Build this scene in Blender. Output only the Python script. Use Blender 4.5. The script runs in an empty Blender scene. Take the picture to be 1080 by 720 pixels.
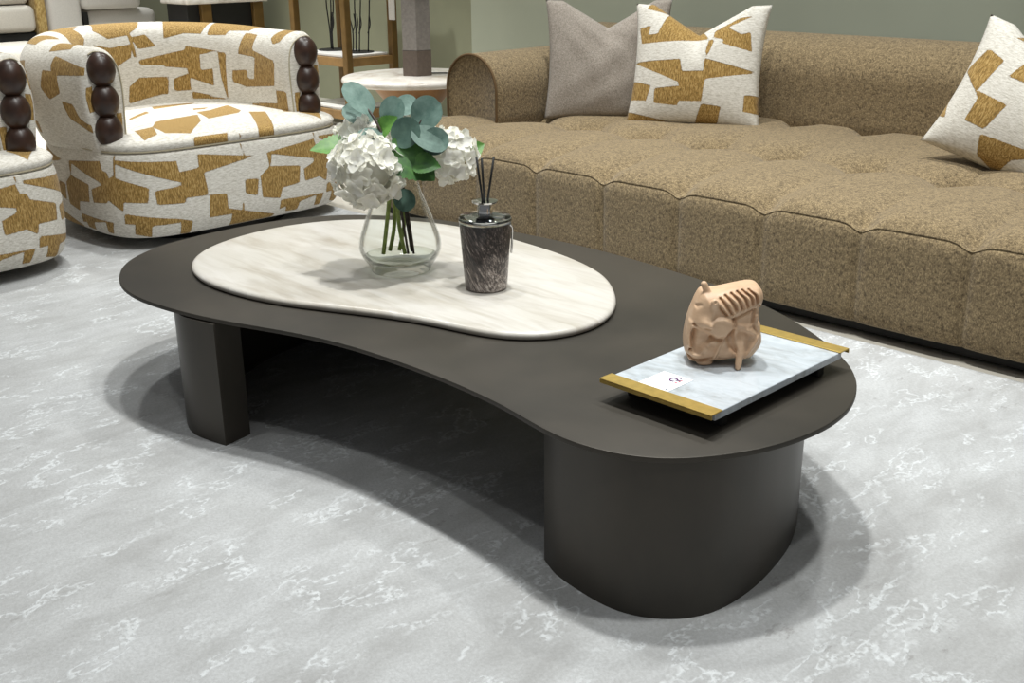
import bpy, bmesh, math, random
import numpy as np
from mathutils import Vector, Matrix
random.seed(7)
rng = np.random.default_rng(7)
PI = math.pi
sc = bpy.context.scene
COL = sc.collection

# ------------------------------------------------------------------ colour / materials
def lin(r, g, b):
    f = lambda c: (c/12.92 if c <= .04045 else ((c+.055)/1.055)**2.4)
    return (f(r/255), f(g/255), f(b/255), 1)

class NT:
    def __init__(s, name):
        s.m = bpy.data.materials.new(name); s.m.use_nodes = True
        s.t = s.m.node_tree; s.t.nodes.clear()
        s.out = s.n('ShaderNodeOutputMaterial'); s.b = s.n('ShaderNodeBsdfPrincipled')
        s.l(s.b.outputs[0], s.out.inputs[0])
    def n(s, k, **kw):
        x = s.t.nodes.new(k)
        for a, v in kw.items(): setattr(x, a, v)
        return x
    def l(s, a, b): s.t.links.new(a, b)
    def coord(s, scale=(1, 1, 1), kind='Object', rot=(0, 0, 0)):
        c = s.n('ShaderNodeTexCoord'); mp = s.n('ShaderNodeMapping')
        mp.inputs['Scale'].default_value = scale; mp.inputs['Rotation'].default_value = rot
        s.l(c.outputs[kind], mp.inputs[0]); return mp.outputs[0]
    def noise(s, vec, scale, detail=2, rough=.5, dist=0):
        x = s.n('ShaderNodeTexNoise'); x.inputs['Scale'].default_value = scale
        x.inputs['Detail'].default_value = detail; x.inputs['Roughness'].default_value = rough
        x.inputs['Distortion'].default_value = dist
        s.l(vec, x.inputs['Vector']); return x.outputs[0]
    def ramp(s, fac, stops, interp='LINEAR'):
        x = s.n('ShaderNodeValToRGB'); x.color_ramp.interpolation = interp
        e = x.color_ramp.elements
        while len(e) < len(stops): e.new(.5)
        for i, (p, c) in enumerate(stops):
            e[i].position = p; e[i].color = c if len(c) == 4 else (*c, 1)
        s.l(fac, x.inputs[0]); return x.outputs[0]
    def mix(s, fac, a, b, mode='MIX'):
        x = s.n('ShaderNodeMix', data_type='RGBA', blend_type=mode)
        for k, v in ((0, fac), (6, a), (7, b)):
            if hasattr(v, 'links') or hasattr(v, 'is_linked'): s.l(v, x.inputs[k])
            else: x.inputs[k].default_value = v
        return x.outputs[2]
    def math(s, op, a, b=None, clamp=False):
        x = s.n('ShaderNodeMath', operation=op, use_clamp=clamp)
        for k, v in ((0, a), (1, b)):
            if v is None: continue
            if hasattr(v, 'is_linked'): s.l(v, x.inputs[k])
            else: x.inputs[k].default_value = v
        return x.outputs[0]
    def bump(s, h, strength, dist=.01):
        x = s.n('ShaderNodeBump'); x.inputs['Strength'].default_value = strength
        x.inputs['Distance'].default_value = dist
        s.l(h, x.inputs['Height']); s.l(x.outputs[0], s.b.inputs['Normal'])
    def set(s, **kw):
        for k, v in kw.items():
            i = s.b.inputs[k.replace('_', ' ')]
            if hasattr(v, 'is_linked'): s.l(v, i)
            else: i.default_value = v
        return s

def simple(name, col, rough=.5, metal=0., var=.06, vscale=30, bump=0, **kw):
    t = NT(name); v = t.coord()
    n = t.noise(v, vscale, 3)
    a = tuple(c*(1-var) for c in col[:3])+(1,); b = tuple(min(1, c*(1+var)) for c in col[:3])+(1,)
    t.set(Base_Color=t.ramp(n, [(.3, a), (.7, b)]), Roughness=rough, Metallic=metal, **kw)
    if bump: t.bump(n, bump, .003)
    return t.m

# rug: pale distressed ground with raised squiggling white threads
def mat_rug():
    t = NT('distressed rug'); v = t.coord(rot=(0, 0, .5)); vs = t.coord((1, .45, 1), rot=(0, 0, .55))
    big = t.noise(vs, 2.2, 5, .62); fine = t.noise(v, 130, 4, .75); mid = t.noise(vs, 9, 5, .65, .4)
    base = t.ramp(big, [(.33, lin(160, 159, 158)), (.5, lin(179, 180, 180)), (.68, lin(192, 194, 196))])
    base = t.mix(.6, base, t.ramp(mid, [(.3, lin(152, 151, 150)), (.62, lin(194, 195, 196))]))
    base = t.mix(t.math('MULTIPLY', t.ramp(fine, [(.35, (0, 0, 0)), (.65, (1, 1, 1))]), .42), base, lin(140, 139, 137))
    w = t.noise(vs, 12, 3, .62, .3)
    line = t.math('SUBTRACT', 1.0, t.math('MULTIPLY', t.math('ABSOLUTE', t.math('SUBTRACT', w, .575)), 26), True)
    w2 = t.noise(vs, 6.0, 4, .6, .2)
    line2 = t.math('SUBTRACT', 1.0, t.math('MULTIPLY', t.math('ABSOLUTE', t.math('SUBTRACT', w2, .55)), 44), True)
    mask = t.ramp(t.noise(v, 5.5, 3), [(.44, (0, 0, 0)), (.54, (1, 1, 1))]); mask2 = t.ramp(t.noise(v, 3.2, 3), [(.46, (0, 0, 0)), (.56, (1, 1, 1))])
    brk = t.ramp(t.noise(v, 85, 2), [(.40, (0, 0, 0)), (.52, (1, 1, 1))])
    line = t.math('MULTIPLY', t.math('MAXIMUM', t.math('MULTIPLY', line, mask), t.math('MULTIPLY', line2, mask2)), brk)
    dark = t.ramp(t.noise(vs, 26, 5, .7), [(.60, (0, 0, 0)), (.66, (1, 1, 1))])
    dmask = t.ramp(t.noise(v, 1.7, 2), [(.5, (0, 0, 0)), (.62, (1, 1, 1))])
    base = t.mix(t.math('MULTIPLY', t.math('MULTIPLY', dark, dmask), .45), base, lin(120, 116, 113))
    t.set(Base_Color=t.mix(t.math('MULTIPLY', line, .7), base, lin(218, 221, 223)), Roughness=.95)
    h = t.math('ADD', t.math('MULTIPLY', line, 1.5), t.math('ADD', fine, t.math('MULTIPLY', mid, 1.5)))
    t.bump(h, .35, .006); return t.m

def mat_tweed(name, c1, c2, c3, scale=260):
    t = NT(name); v = t.coord(); v2 = t.coord((1, 1, .55))
    a = t.noise(v2, scale, 3, .7); b = t.noise(v, scale*.33, 3, .65); c = t.noise(v, 5, 2)
    col = t.ramp(a, [(.34, c1), (.5, c2), (.64, c3)])
    col = t.mix(.35, col, t.ramp(b, [(.35, c1), (.6, c3)]))
    col = t.mix(t.math('MULTIPLY', c, .25), col, c2)
    t.set(Base_Color=col, Roughness=.95, Sheen_Weight=.15)
    t.bump(t.math('ADD', a, b), .6, .004); return t.m

def mat_patch():
    t = NT('patchwork fabric')
    at = t.n('ShaderNodeAttribute', attribute_name='pat'); v = t.coord()
    jit = t.math('MULTIPLY', t.math('SUBTRACT', t.noise(v, 190, 2), .5), .006)
    d = t.math('ADD', at.outputs['Fac'], jit)
    fac = t.math('ADD', t.math('MULTIPLY', d, 500), .5, True)          # 0 mustard .. 1 cream
    mu = t.ramp(t.noise(t.coord((1, 1, .25)), 210, 3, .7), [(.33, lin(108, 82, 36)), (.5, lin(154, 121, 62)), (.68, lin(194, 163, 104))])
    cr = t.ramp(t.noise(t.coord((.25, .25, 1)), 230, 3, .7), [(.32, lin(186, 179, 166)), (.5, lin(212, 207, 197)), (.7, lin(230, 226, 218))])
    edge = t.math('SUBTRACT', 1., t.math('MULTIPLY', t.math('ABSOLUTE', d), 330), True)
    col = t.mix(fac, mu, cr)
    col = t.mix(t.math('MULTIPLY', edge, .35), col, lin(90, 66, 30))
    t.set(Base_Color=col, Roughness=.93, Sheen_Weight=.1)
    h = t.math('ADD', t.noise(v, 240, 3, .7), t.math('MULTIPLY', fac, -.8))
    t.bump(h, .45, .004); return t.m

def mat_stone(name, axis_scale, base, vein, light, rough=.25, dist=1.6, sc_=1.):
    t = NT(name); v = t.coord(axis_scale)
    n1 = t.noise(v, 2.2*sc_, 6, .6, dist); n2 = t.noise(v, 7*sc_, 5, .6, .8); n3 = t.noise(t.coord(), 60, 3)
    col = t.ramp(n1, [(.3, vein), (.42, base), (.55, light), (.7, base)])
    col = t.mix(.35, col, t.ramp(n2, [(.35, vein), (.55, light)]))
    col = t.mix(t.math('MULTIPLY', n3, .15), col, vein)
    t.set(Base_Color=col, Roughness=rough); return t.m

M = {}
M['rug'] = mat_rug()
M['sofa'] = mat_tweed('brown gold boucle', lin(58, 46, 30), lin(112, 94, 66), lin(172, 151, 114), 230)
M['greyfab'] = mat_tweed('grey linen', lin(118, 108, 98), lin(148, 138, 127), lin(176, 167, 157), 330)
M['patch'] = mat_patch()
M['piping'] = simple('cream piping', lin(176, 166, 142), .9, bump=.3, vscale=200)
M['sofapipe'] = simple('brown piping', lin(98, 76, 48), .9, bump=.3, vscale=200)
def mat_bronze():
    t = NT('dark bronze'); v = t.coord((1, 1, .6)); n = t.noise(v, 3.5, 5, .6); f = t.noise(v, 140, 2)
    t.set(Base_Color=t.ramp(n, [(.3, lin(59, 56, 51)), (.7, lin(73, 68, 61))]), Metallic=.3, Specular_IOR_Level=.3,
          Roughness=t.math('ADD', .36, t.math('MULTIPLY', n, .12)))
    t.bump(f, .04, .001); return t.m
M['bronze'] = mat_bronze()
M['trav'] = mat_stone('travertine', (.55, 3.2, 1), lin(192, 187, 177), lin(166, 156, 142), lin(208, 204, 198), .28, .9)
M['onyx'] = mat_stone('white onyx', (1.2, 2.4, 1), lin(180, 188, 195), lin(152, 151, 147), lin(202, 209, 216), .12, 2.2, 1.6)
M['marble'] = mat_stone('striped marble', (1.2, 1.2, 1), lin(222, 214, 204), lin(176, 160, 142), lin(238, 233, 226), .2, 1.5)
M['brass'] = simple('brushed brass', lin(206, 176, 100), .42, .75, .1, 60)
M['eggwood'] = simple('dark polished walnut', lin(50, 30, 20), .38, 0, .35, 25)
M['black'] = simple('matte black', lin(20, 19, 18), .6)
M['blackreed'] = simple('black reed', lin(12, 12, 12), .6)
M['oak'] = simple('golden oak', lin(136, 104, 60), .45, 0, .22, 14)
M['oakdark'] = simple('dark gold bronze', lin(110, 84, 44), .4, .3, .15, 14)
M['conewood'] = simple('honey wood', lin(150, 108, 62), .45, 0, .25, 10)
M['white'] = simple('white lacquer', lin(226, 224, 220), .4, 0, .03)
M['cream'] = simple('cream upholstery', lin(206, 200, 190), .9, 0, .06, 120, .3)
M['boucle'] = simple('white upholstery', lin(214, 210, 204), .9, 0, .05, 120, .3)
M['concrete'] = simple('grey concrete', lin(132, 126, 120), .8, 0, .12, 60, .4)
M['concretedark'] = simple('brown grey stone', lin(98, 86, 77), .8, 0, .1, 60, .3)
M['shade'] = simple('linen lampshade', lin(214, 206, 192), .9, 0, .05, 150, .3)
M['wall'] = simple('sage plaster', lin(170, 174, 156), .85, 0, .03, 3)
M['wallolive'] = simple('olive plaster', lin(152, 153, 128), .85, 0, .04, 3)
M['floor'] = mat_stone('beige floor tile', (1, 1, 1), lin(188, 182, 170), lin(174, 167, 155), lin(198, 193, 183), .35, .8)
M['stem'] = simple('green stem', lin(140, 156, 78), .5, 0, .25, 60)
M['brownstem'] = simple('brown stem', lin(62, 50, 42), .6, 0, .25, 60)
def mat_leaf(name, c1, c2, rough=.5):
    t = NT(name); n = t.noise(t.coord(), 40, 4, .6)
    t.set(Base_Color=t.ramp(n, [(.3, c1), (.7, c2)]), Roughness=rough, Subsurface_Weight=.0, Transmission_Weight=.0)
    t.bump(t.noise(t.coord(), 120, 3), .25, .002); return t.m
M['leaf'] = mat_leaf('hydrangea leaf', lin(38, 80, 34), lin(72, 118, 46))
M['leaflight'] = mat_leaf('bright leaf', lin(66, 112, 44), lin(98, 142, 62))
M['euc'] = mat_leaf('eucalyptus leaf', lin(84, 114, 104), lin(120, 146, 136), .6)
M['eucdark'] = mat_leaf('dark eucalyptus leaf', lin(56, 84, 74), lin(90, 118, 106), .6)
def mat_petal():
    t = NT('white petal'); c = t.ramp(t.noise(t.coord(), 40, 3), [(.3, lin(240, 238, 226)), (.7, lin(252, 251, 247))])
    t.set(Base_Color=c, Roughness=.8); tl = t.n('ShaderNodeBsdfTranslucent'); t.l(c, tl.inputs[0])
    mx = t.n('ShaderNodeMixShader'); mx.inputs[0].default_value = .34
    t.l(t.b.outputs[0], mx.inputs[1]); t.l(tl.outputs[0], mx.inputs[2]); t.l(mx.outputs[0], t.out.inputs[0]); return t.m
M['petal'] = mat_petal()
def mat_thin(name, tint):
    t = NT(name); t.t.nodes.remove(t.b)
    tr = t.n('ShaderNodeBsdfTransparent'); tr.inputs[0].default_value = tint
    gl = t.n('ShaderNodeBsdfGlossy'); gl.inputs['Roughness'].default_value = .02
    fr = t.n('ShaderNodeLayerWeight'); fr.inputs['Blend'].default_value = .10
    mx = t.n('ShaderNodeMixShader'); t.l(t.math('MULTIPLY', fr.outputs['Fresnel'], .6), mx.inputs[0])
    t.l(tr.outputs[0], mx.inputs[1]); t.l(gl.outputs[0], mx.inputs[2]); t.l(mx.outputs[0], t.out.inputs[0]); return t.m
def mat_glass(name, col=(1, 1, 1, 1), ior=1.45, rough=0.):
    t = NT(name); t.set(Base_Color=col, Roughness=rough, IOR=ior, Transmission_Weight=1.); return t.m
M['glass'] = mat_thin('clear glass', (.965, .975, .97, 1))
M['water'] = mat_thin('clear water', (.95, .965, .94, 1))
M['chrome'] = simple('polished silver', lin(205, 205, 205), .08, 1., .03)
M['lid'] = mat_glass('smoked lid glass', (.8, .84, .86, 1), 1.45, .05)
def mat_hide():
    t = NT('brindle cowhide'); v0 = t.coord(rot=(.30, .42, .2)); mp2 = t.n('ShaderNodeMapping'); mp2.inputs['Scale'].default_value = (1, 1, .13); t.l(v0, mp2.inputs[0]); v = mp2.outputs[0]; n = t.noise(v, 190, 3, .75); m = t.noise(t.coord(), 14, 3)
    g = t.n('ShaderNodeSeparateXYZ'); t.l(t.coord(), g.inputs[0])
    k = t.math('ADD', n, t.math('MULTIPLY', t.math('SUBTRACT', .07, g.outputs[2]), 1.0))
    k = t.math('ADD', k, t.math('MULTIPLY', t.math('SUBTRACT', m, .5), .35))
    t.set(Base_Color=t.ramp(k, [(.36, lin(30, 25, 24)), (.5, lin(74, 64, 60)), (.6, lin(140, 128, 121)), (.72, lin(205, 197, 190))]), Roughness=.45, Coat_Weight=.5, Coat_Roughness=.05)
    t.bump(n, .3, .002); return t.m
M['hide'] = mat_hide()
def mat_clay():
    t = NT('carved pale wood'); v = t.coord((1, 1, 3)); n = t.noise(v, 14, 4, .6, .6)
    t.set(Base_Color=t.ramp(n, [(.3, lin(196, 160, 128)), (.7, lin(218, 186, 154))]), Roughness=.5)
    t.bump(t.noise(t.coord(), 60, 3), .12, .002); return t.m
M['clay'] = mat_clay()
M['paper'] = simple('white card', lin(242, 245, 250), .6, 0, .01)
M['ink'] = simple('purple ink', lin(96, 40, 96), .6)
M['inkred'] = simple('red ink', lin(178, 52, 74), .6)
M['inkgrey'] = simple('grey ink', lin(92, 96, 110), .6)
M['goldprint'] = mat_tweed('gold printed fabric', lin(120, 92, 40), lin(176, 142, 78), lin(214, 190, 130), 60)
M['orange'] = simple('amber card', lin(196, 150, 84), .6)

# ------------------------------------------------------------------ mesh helpers
def mesh(name, V, F, mat, parent=None, smooth=True, pat=None, loc=None):
    me = bpy.data.meshes.new(name)
    me.from_pydata([tuple(map(float, v)) for v in V], [], [tuple(map(int, f)) for f in F]); me.update()
    bm = bmesh.new(); bm.from_mesh(me); bmesh.ops.recalc_face_normals(bm, faces=bm.faces); bm.to_mesh(me); bm.free()
    if pat is not None:
        a = me.attributes.new('pat', 'FLOAT', 'POINT'); a.data.foreach_set('value', np.asarray(pat, dtype=np.float32))
    if smooth: me.polygons.foreach_set('use_smooth', [True]*len(me.polygons))
    o = bpy.data.objects.new(name, me); COL.objects.link(o)
    if mat is not None: me.materials.append(mat)
    if parent: o.parent = parent
    if loc: o.location = loc
    return o

def sharp(o, deg=35):
    me = o.data; bm = bmesh.new(); bm.from_mesh(me)
    for e in bm.edges:
        e.smooth = not (len(e.link_faces) == 2 and e.calc_face_angle(0) > math.radians(deg))
    bm.to_mesh(me); bm.free(); return o

class MB:
    """collects pieces of ONE part"""
    def __init__(s): s.V = []; s.F = []
    def add(s, V, F):
        k = len(s.V); s.V += [tuple(v) for v in V]; s.F += [tuple(i+k for i in f) for f in F]; return s
    def box(s, a, b, bev=0., seg=2, mat=None):
        bm = bmesh.new(); bmesh.ops.create_cube(bm, size=1)
        for v in bm.verts:
            v.co = Vector([(a[i]+b[i])/2+v.co[i]*(b[i]-a[i]) for i in range(3)])
        if bev: bmesh.ops.bevel(bm, geom=list(bm.edges), offset=bev, segments=seg, affect='EDGES', profile=.5)
        if mat is not None: bm.transform(mat)
        bm.verts.index_update()
        s.add([v.co[:] for v in bm.verts], [[v.index for v in f.verts] for f in bm.faces]); bm.free(); return s
    def tube(s, pts, r, n=8, closed=False, caps=True):
        V, F = tube_geo(pts, r, n, closed, caps); return s.add(V, F)
    def lathe(s, prof, n=48, c=(0, 0, 0), closed=False):
        V, F = lathe_geo(prof, n, c, closed); return s.add(V, F)
    def build(s, name, mat, parent=None, smooth=True, sh=None, **kw):
        o = mesh(name, s.V, s.F, mat, parent, smooth, **kw)
        if sh: sharp(o, sh)
        return o

def tube_geo(pts, r, n=8, closed=False, caps=True):
    P = [Vector(p) for p in pts]; m = len(P); R = r if hasattr(r, '__len__') else [r]*m
    V = []; F = []; up = Vector((0, 0, 1)); prev = None
    for i in range(m):
        a = P[(i-1) % m] if (closed or i > 0) else P[i]; b = P[(i+1) % m] if (closed or i < m-1) else P[i]
        t = (b-a).normalized()
        if prev is None:
            x = t.cross(up)
            if x.length < 1e-3: x = t.cross(Vector((1, 0, 0)))
            x.normalize()
        else:
            x = prev-t*prev.dot(t); x.normalize()
        prev = x; y = t.cross(x)
        for k in range(n):
            an = 2*PI*k/n; V.append(P[i]+(x*math.cos(an)+y*math.sin(an))*R[i])
    for i in range(m if closed else m-1):
        j = (i+1) % m
        for k in range(n):
            l = (k+1) % n; F.append((i*n+k, i*n+l, j*n+l, j*n+k))
    if caps and not closed:
        F.append(tuple(range(n))); F.append(tuple((m-1)*n+k for k in range(n)))
    return V, F

def lathe_geo(prof, n=48, c=(0, 0, 0), closed=False):
    V = []; F = []; rings = []
    for r, z in prof:
        if r < 1e-6:
            rings.append([len(V)]); V.append((c[0], c[1], c[2]+z))
        else:
            rings.append(list(range(len(V), len(V)+n)))
            V += [(c[0]+r*math.cos(2*PI*k/n), c[1]+r*math.sin(2*PI*k/n), c[2]+z) for k in range(n)]
    pr = list(zip(rings, rings[1:]))
    if closed: pr.append((rings[-1], rings[0]))
    for a, b in pr:
        for k in range(n):
            l = (k+1) % n
            if len(a) == 1 and len(b) == 1: continue
            if len(a) == 1: F.append((a[0], b[k], b[l]))
            elif len(b) == 1: F.append((a[k], a[l], b[0]))
            else: F.append((a[k], a[l], b[l], b[k]))
    return V, F

def grid_faces(nu, nv, cu=False, cv=False, off=0):
    F = []
    for i in range(nu if cu else nu-1):
        for j in range(nv if cv else nv-1):
            a, b = (i+1) % nu, (j+1) % nv
            F.append((off+i*nv+j, off+a*nv+j, off+a*nv+b, off+i*nv+b))
    return F

def catmull(P, n, closed=False):
    P = np.array(P, float); m = len(P); out = []
    segs = m if closed else m-1
    for i in range(segs):
        if closed: p0, p1, p2, p3 = P[(i-1) % m], P[i], P[(i+1) % m], P[(i+2) % m]
        else: p0, p1, p2, p3 = P[max(i-1, 0)], P[i], P[i+1], P[min(i+2, m-1)]
        for k in range(n):
            t = k/n
            out.append(.5*((2*p1)+(-p0+p2)*t+(2*p0-5*p1+4*p2-p3)*t*t+(-p0+3*p1-3*p2+p3)*t**3))
    if not closed: out.append(P[-1])
    return np.array(out)

def resample(P, n, closed=True):
    P = np.array(P, float); Q = np.vstack([P, P[:1]]) if closed else P
    d = np.r_[0, np.cumsum(np.linalg.norm(np.diff(Q, axis=0), axis=1))]
    s = np.linspace(0, d[-1], n+1)[:-1] if closed else np.linspace(0, d[-1], n)
    return np.stack([np.interp(s, d, Q[:, k]) for k in range(Q.shape[1])], 1)

def smooth_closed(P, it):
    P = np.array(P, float)
    for _ in range(it): P = .25*np.roll(P, 1, 0)+.5*P+.25*np.roll(P, -1, 0)
    return P

def normals2d(P):
    t = np.roll(P, -1, 0)-np.roll(P, 1, 0); t /= np.linalg.norm(t, axis=1)[:, None]
    n = np.stack([t[:, 1], -t[:, 0]], 1)
    area = .5*np.sum(P[:, 0]*np.roll(P[:, 1], -1)-np.roll(P[:, 0], -1)*P[:, 1])
    return n if area > 0 else -n          # outward

def slab_geo(P, prof):
    """closed outline P swept with (offset outward, z) profile, capped at both ends"""
    N = normals2d(P); n = len(P); V = []; F = []
    for off, z in prof: V += [(p[0]+q[0]*off, p[1]+q[1]*off, z) for p, q in zip(P, N)]
    F = grid_faces(len(prof), n, cv=True)
    F.append(tuple(range(n))); F.append(tuple((len(prof)-1)*n+k for k in range(n)))
    return V, F

def sdf_poly(U, polys):
    """signed distance of Nx2 points to the union of polygons (negative inside)"""
    U = np.asarray(U, float); best = np.full(len(U), 9.)
    for P in polys:
        P = np.asarray(P, float); d = np.full(len(U), 9.); ins = np.zeros(len(U), bool)
        for a, b in zip(P, np.roll(P, -1, 0)):
            e = b-a; w = U-a
            t = np.clip((w@e)/max(e@e, 1e-12), 0, 1)
            d = np.minimum(d, np.linalg.norm(w-t[:, None]*e, axis=1))
            c = ((a[1] <= U[:, 1]) & (b[1] > U[:, 1])) | ((b[1] <= U[:, 1]) & (a[1] > U[:, 1]))
            with np.errstate(divide='ignore', invalid='ignore'):
                xi = a[0]+(U[:, 1]-a[1])/(b[1]-a[1])*(b[0]-a[0])
            ins ^= c & (U[:, 0] < xi)
        best = np.minimum(best, np.where(ins, -d, d))
    return best

def empty(name, label, cat, loc=(0, 0, 0), rz=0, group=None):
    o = bpy.data.objects.new(name, None); COL.objects.link(o); o.location = loc; o.rotation_euler = (0, 0, rz)
    return tag(o, label, cat, group)
def tag(o, label, cat, group=None):
    o['label'] = label; o['category'] = cat
    if group: o['group'] = group
    return o
def struct(o): o['kind'] = 'structure'; return o
def copy_thing(root, label):
    r = root.copy(); COL.objects.link(r); r['label'] = label
    for ch in list(root.children):
        c = ch.copy(); COL.objects.link(c); c.parent = r
        for g in list(ch.children):
            d = g.copy(); COL.objects.link(d); d.parent = c
    return r

# ------------------------------------------------------------------ setting
struct(MB().box((-16, -3, -.06), (4, 7, -.012)).build('floor', M['floor'], smooth=False))
struct(MB().box((-5.74, 5.3, -.012), (4, 5.45, 3.2)).build('wall_back', M['wall'], smooth=False))
struct(MB().box((-16, 5.52, -.012), (-5.74, 5.65, 3.2)).build('wall_back_recess', M['wallolive'], smooth=False))
struct(MB().box((-16.1, -3, -.012), (-16, 5.52, 3.2)).build('wall_left', M['cream'], smooth=False))
# rug: a slab with slightly rounded edge
rp = resample([(-5.45, -2.2), (2.6, -2.2), (2.6, 3.11), (-5.45, 3.11)], 240)
V, F = slab_geo(rp, [(0, -.0115), (.002, -.006), (0, -.001), (-.004, 0)])
tag(mesh('rug', V, F, M['rug'], smooth=False), 'large pale grey distressed rug with white thread squiggles under the coffee table', 'rug')

# ------------------------------------------------------------------ coffee table
HT = .34
TOP = [(-2.874,1.302),(-2.975,1.366),(-3.029,1.429),(-3.086,1.525),(-3.11,1.621),(-3.122,1.763),(-3.118,1.904),(-3.09,2.035),(-3.035,2.14),(-2.965,2.22),(-2.735,2.345),(-2.42,2.405),(-2.1,2.42),(-1.8,2.395),(-1.6,2.36),(-1.439,2.305),(-1.349,2.267),(-1.243,2.207),(-1.162,2.152),(-1.092,2.094),(-1.05,2.052),(-1.003,1.985),(-.975,1.925),(-.953,1.86),(-.943,1.79),(-.945,1.719),(-.965,1.61),(-1.011,1.514),(-1.064,1.438),(-1.138,1.392),(-1.234,1.371),(-1.31,1.376),(-1.38,1.390),(-1.461,1.406),(-1.551,1.414),(-1.672,1.419),(-1.826,1.415),(-1.959,1.403),(-2.077,1.379),(-2.185,1.345),(-2.298,1.305),(-2.422,1.27),(-2.551,1.25),(-2.634,1.243),(-2.726,1.25),(-2.813,1.272)]
tp = smooth_closed(resample(catmull(TOP, 8, True), 260), 12)
table = empty('coffee_table', 'low kidney-shaped dark bronze coffee table with inset travertine top on the rug', 'coffee table', (-2.0, 1.8, 0))
def rel(V, o=(-2.0, 1.8, 0)): return [(v[0]-o[0], v[1]-o[1], v[2]-o[2]) for v in V]
V, F = slab_geo(tp, [(-.05, .3255), (-.008, .3262), (-.006, .3285), (-.002, .3285), (0, .330), (0, .3375), (-.0008, .3393), (-.0025, HT)])
sharp(mesh('tabletop', rel(V), F, M['bronze'], table), 30)
MAR = [(-2.764,1.463),(-2.842,1.52),(-2.896,1.589),(-2.938,1.683),(-2.962,1.807),(-2.96,1.9),(-2.926,2.022),(-2.857,2.123),(-2.706,2.235),(-2.57,2.277),(-2.431,2.292),(-2.28,2.285),(-2.117,2.266),(-1.972,2.232),(-1.869,2.189),(-1.783,2.126),(-1.703,2.047),(-1.65,1.975),(-1.618,1.895),(-1.615,1.81),(-1.638,1.741),(-1.683,1.689),(-1.741,1.655),(-1.818,1.635),(-1.902,1.618),(-1.982,1.598),(-2.054,1.569),(-2.172,1.516),(-2.297,1.461),(-2.422,1.429),(-2.567,1.415),(-2.673,1.429)]
mp = smooth_closed(resample(catmull(MAR, 8, True), 220), 20)
V, F = slab_geo(mp, [(-.012, HT+.0006), (-.004, HT+.002), (0, HT+.007), (.001, HT+.011), (-.001, HT+.016), (-.006, HT+.0195), (-.014, HT+.021)])
o = sharp(mesh('marble_top', rel(V), F, M['trav'], table), 40); o['label'] = 'cream travertine inset slab with rounded edge'
# the two legs: thick curved walls, open towards each other
def curved_leg(outer, th, name='leg'):
    P = resample(catmull(outer, 10), 90, False)
    t = np.gradient(P, axis=0); t /= np.linalg.norm(t, axis=1)[:, None]
    nrm = np.stack([-t[:, 1], t[:, 0]], 1)          # to the inside (left of travel)
    I = P+nrm*th
    loop = np.vstack([P, I[::-1]])
    n = len(loop); V = [(x, y, 0) for x, y in loop]+[(x, y, .326) for x, y in loop]
    F = [(i, (i+1) % n, n+(i+1) % n, n+i) for i in range(n)]
    m = len(P)
    for b in (0, n):
        for i in range(m-1): F.append((b+i, b+i+1, b+n-2-i, b+n-1-i))
    o = mesh(name, rel(V), F, M['bronze'], table); sharp(o, 40); return o
curved_leg([(-2.352,2.15),(-2.47,2.24),(-2.66,2.24),(-2.84,2.12),(-2.92,1.95),(-2.9,1.73),(-2.80,1.52),(-2.66,1.36),(-2.55,1.29),(-2.46,1.265),(-2.345,1.284)], .085)
curved_leg([(-1.383,1.45),(-1.325,1.425),(-1.25,1.413),(-1.178,1.410),(-1.12,1.424),(-1.07,1.457),(-1.037,1.50),(-1.018,1.56),(-1.015,1.654),(-1.03,1.76),(-1.06,1.87),(-1.12,1.99),(-1.22,2.10),(-1.33,2.18),(-1.45,2.23)], .085)

# ------------------------------------------------------------------ sofa
SX0, SX1, SY0, SY1 = -4.17, -.25, 3.155, 4.95
TX, TY = .354, .69
sofa = empty('sofa', 'long brown-gold boucle sofa with button-tufted seat and rounded bolster arm', 'sofa', (-2.2, 4.05, 0))
so = lambda V: rel(V, (-2.2, 4.05, 0))
CX0 = -3.058
def xl(y):
    R = .24; d = max(0., SY0+R-y)
    return SX0+R-math.sqrt(max(0., R*R-d*d))
def seat_h(x, y):
    k = (x-CX0)/TX; dx = abs(k-round(k))*TX
    r = (y-SY0)/TY; dy = abs(r-round(r))*TY
    back = max(0, y-SY0)
    h = .418-.045*math.exp(-back/.028)-.016*math.exp(-(back/.16)**2)                 # rolls over to the front seam
    d0 = math.hypot(dx, y-SY0-.022); d1 = math.hypot(dx, (y-SY0-TY)*.85); d2 = math.hypot(dx, (y-SY0-2*TY)*.85)
    h -= .030*math.exp(-(d0/.038)**2)                                                # dimples just behind the seam
    fold = math.exp(-(back/.30)**2)+.9*math.exp(-((y-SY0-TY)/.20)**2)+.5*math.exp(-((y-SY0-2*TY)/.2)**2)
    g_ = 1-math.exp(-back/.05)
    h -= g_*min(1, fold)*(.020*math.exp(-dx/.018)+.026*math.exp(-(dx/.065)**2))       # folds running back from each button
    h -= .074*math.exp(-(d1/.055)**2)+.030*math.exp(-(d1/.12)**2)+.04*math.exp(-(d2/.06)**2)
    h -= .014*math.exp(-abs(y-SY0-TY)/.02)+.022*math.exp(-((y-SY0-TY)/.08)**2)
    h -= .05*math.exp(-max(0, x-xl(y))/.03)
    return h
nx, ny = 330, 120
xs = np.linspace(SX0, SX1, nx); ys = SY0+(SY1-SY0)*np.linspace(0, 1, ny)**1.35
top = np.zeros((nx, ny, 3))
for i, x in enumerate(xs):
    for j, y in enumerate(ys):
        X = x
        if x < SX0+.45: X = SX0+.45-(SX0+.45-x)*(SX0+.45-xl(y))/.45
        top[i, j] = (X, y, seat_h(X, y))
V = [tuple(p) for p in top.reshape(-1, 3)]; F = grid_faces(nx, ny)
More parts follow.
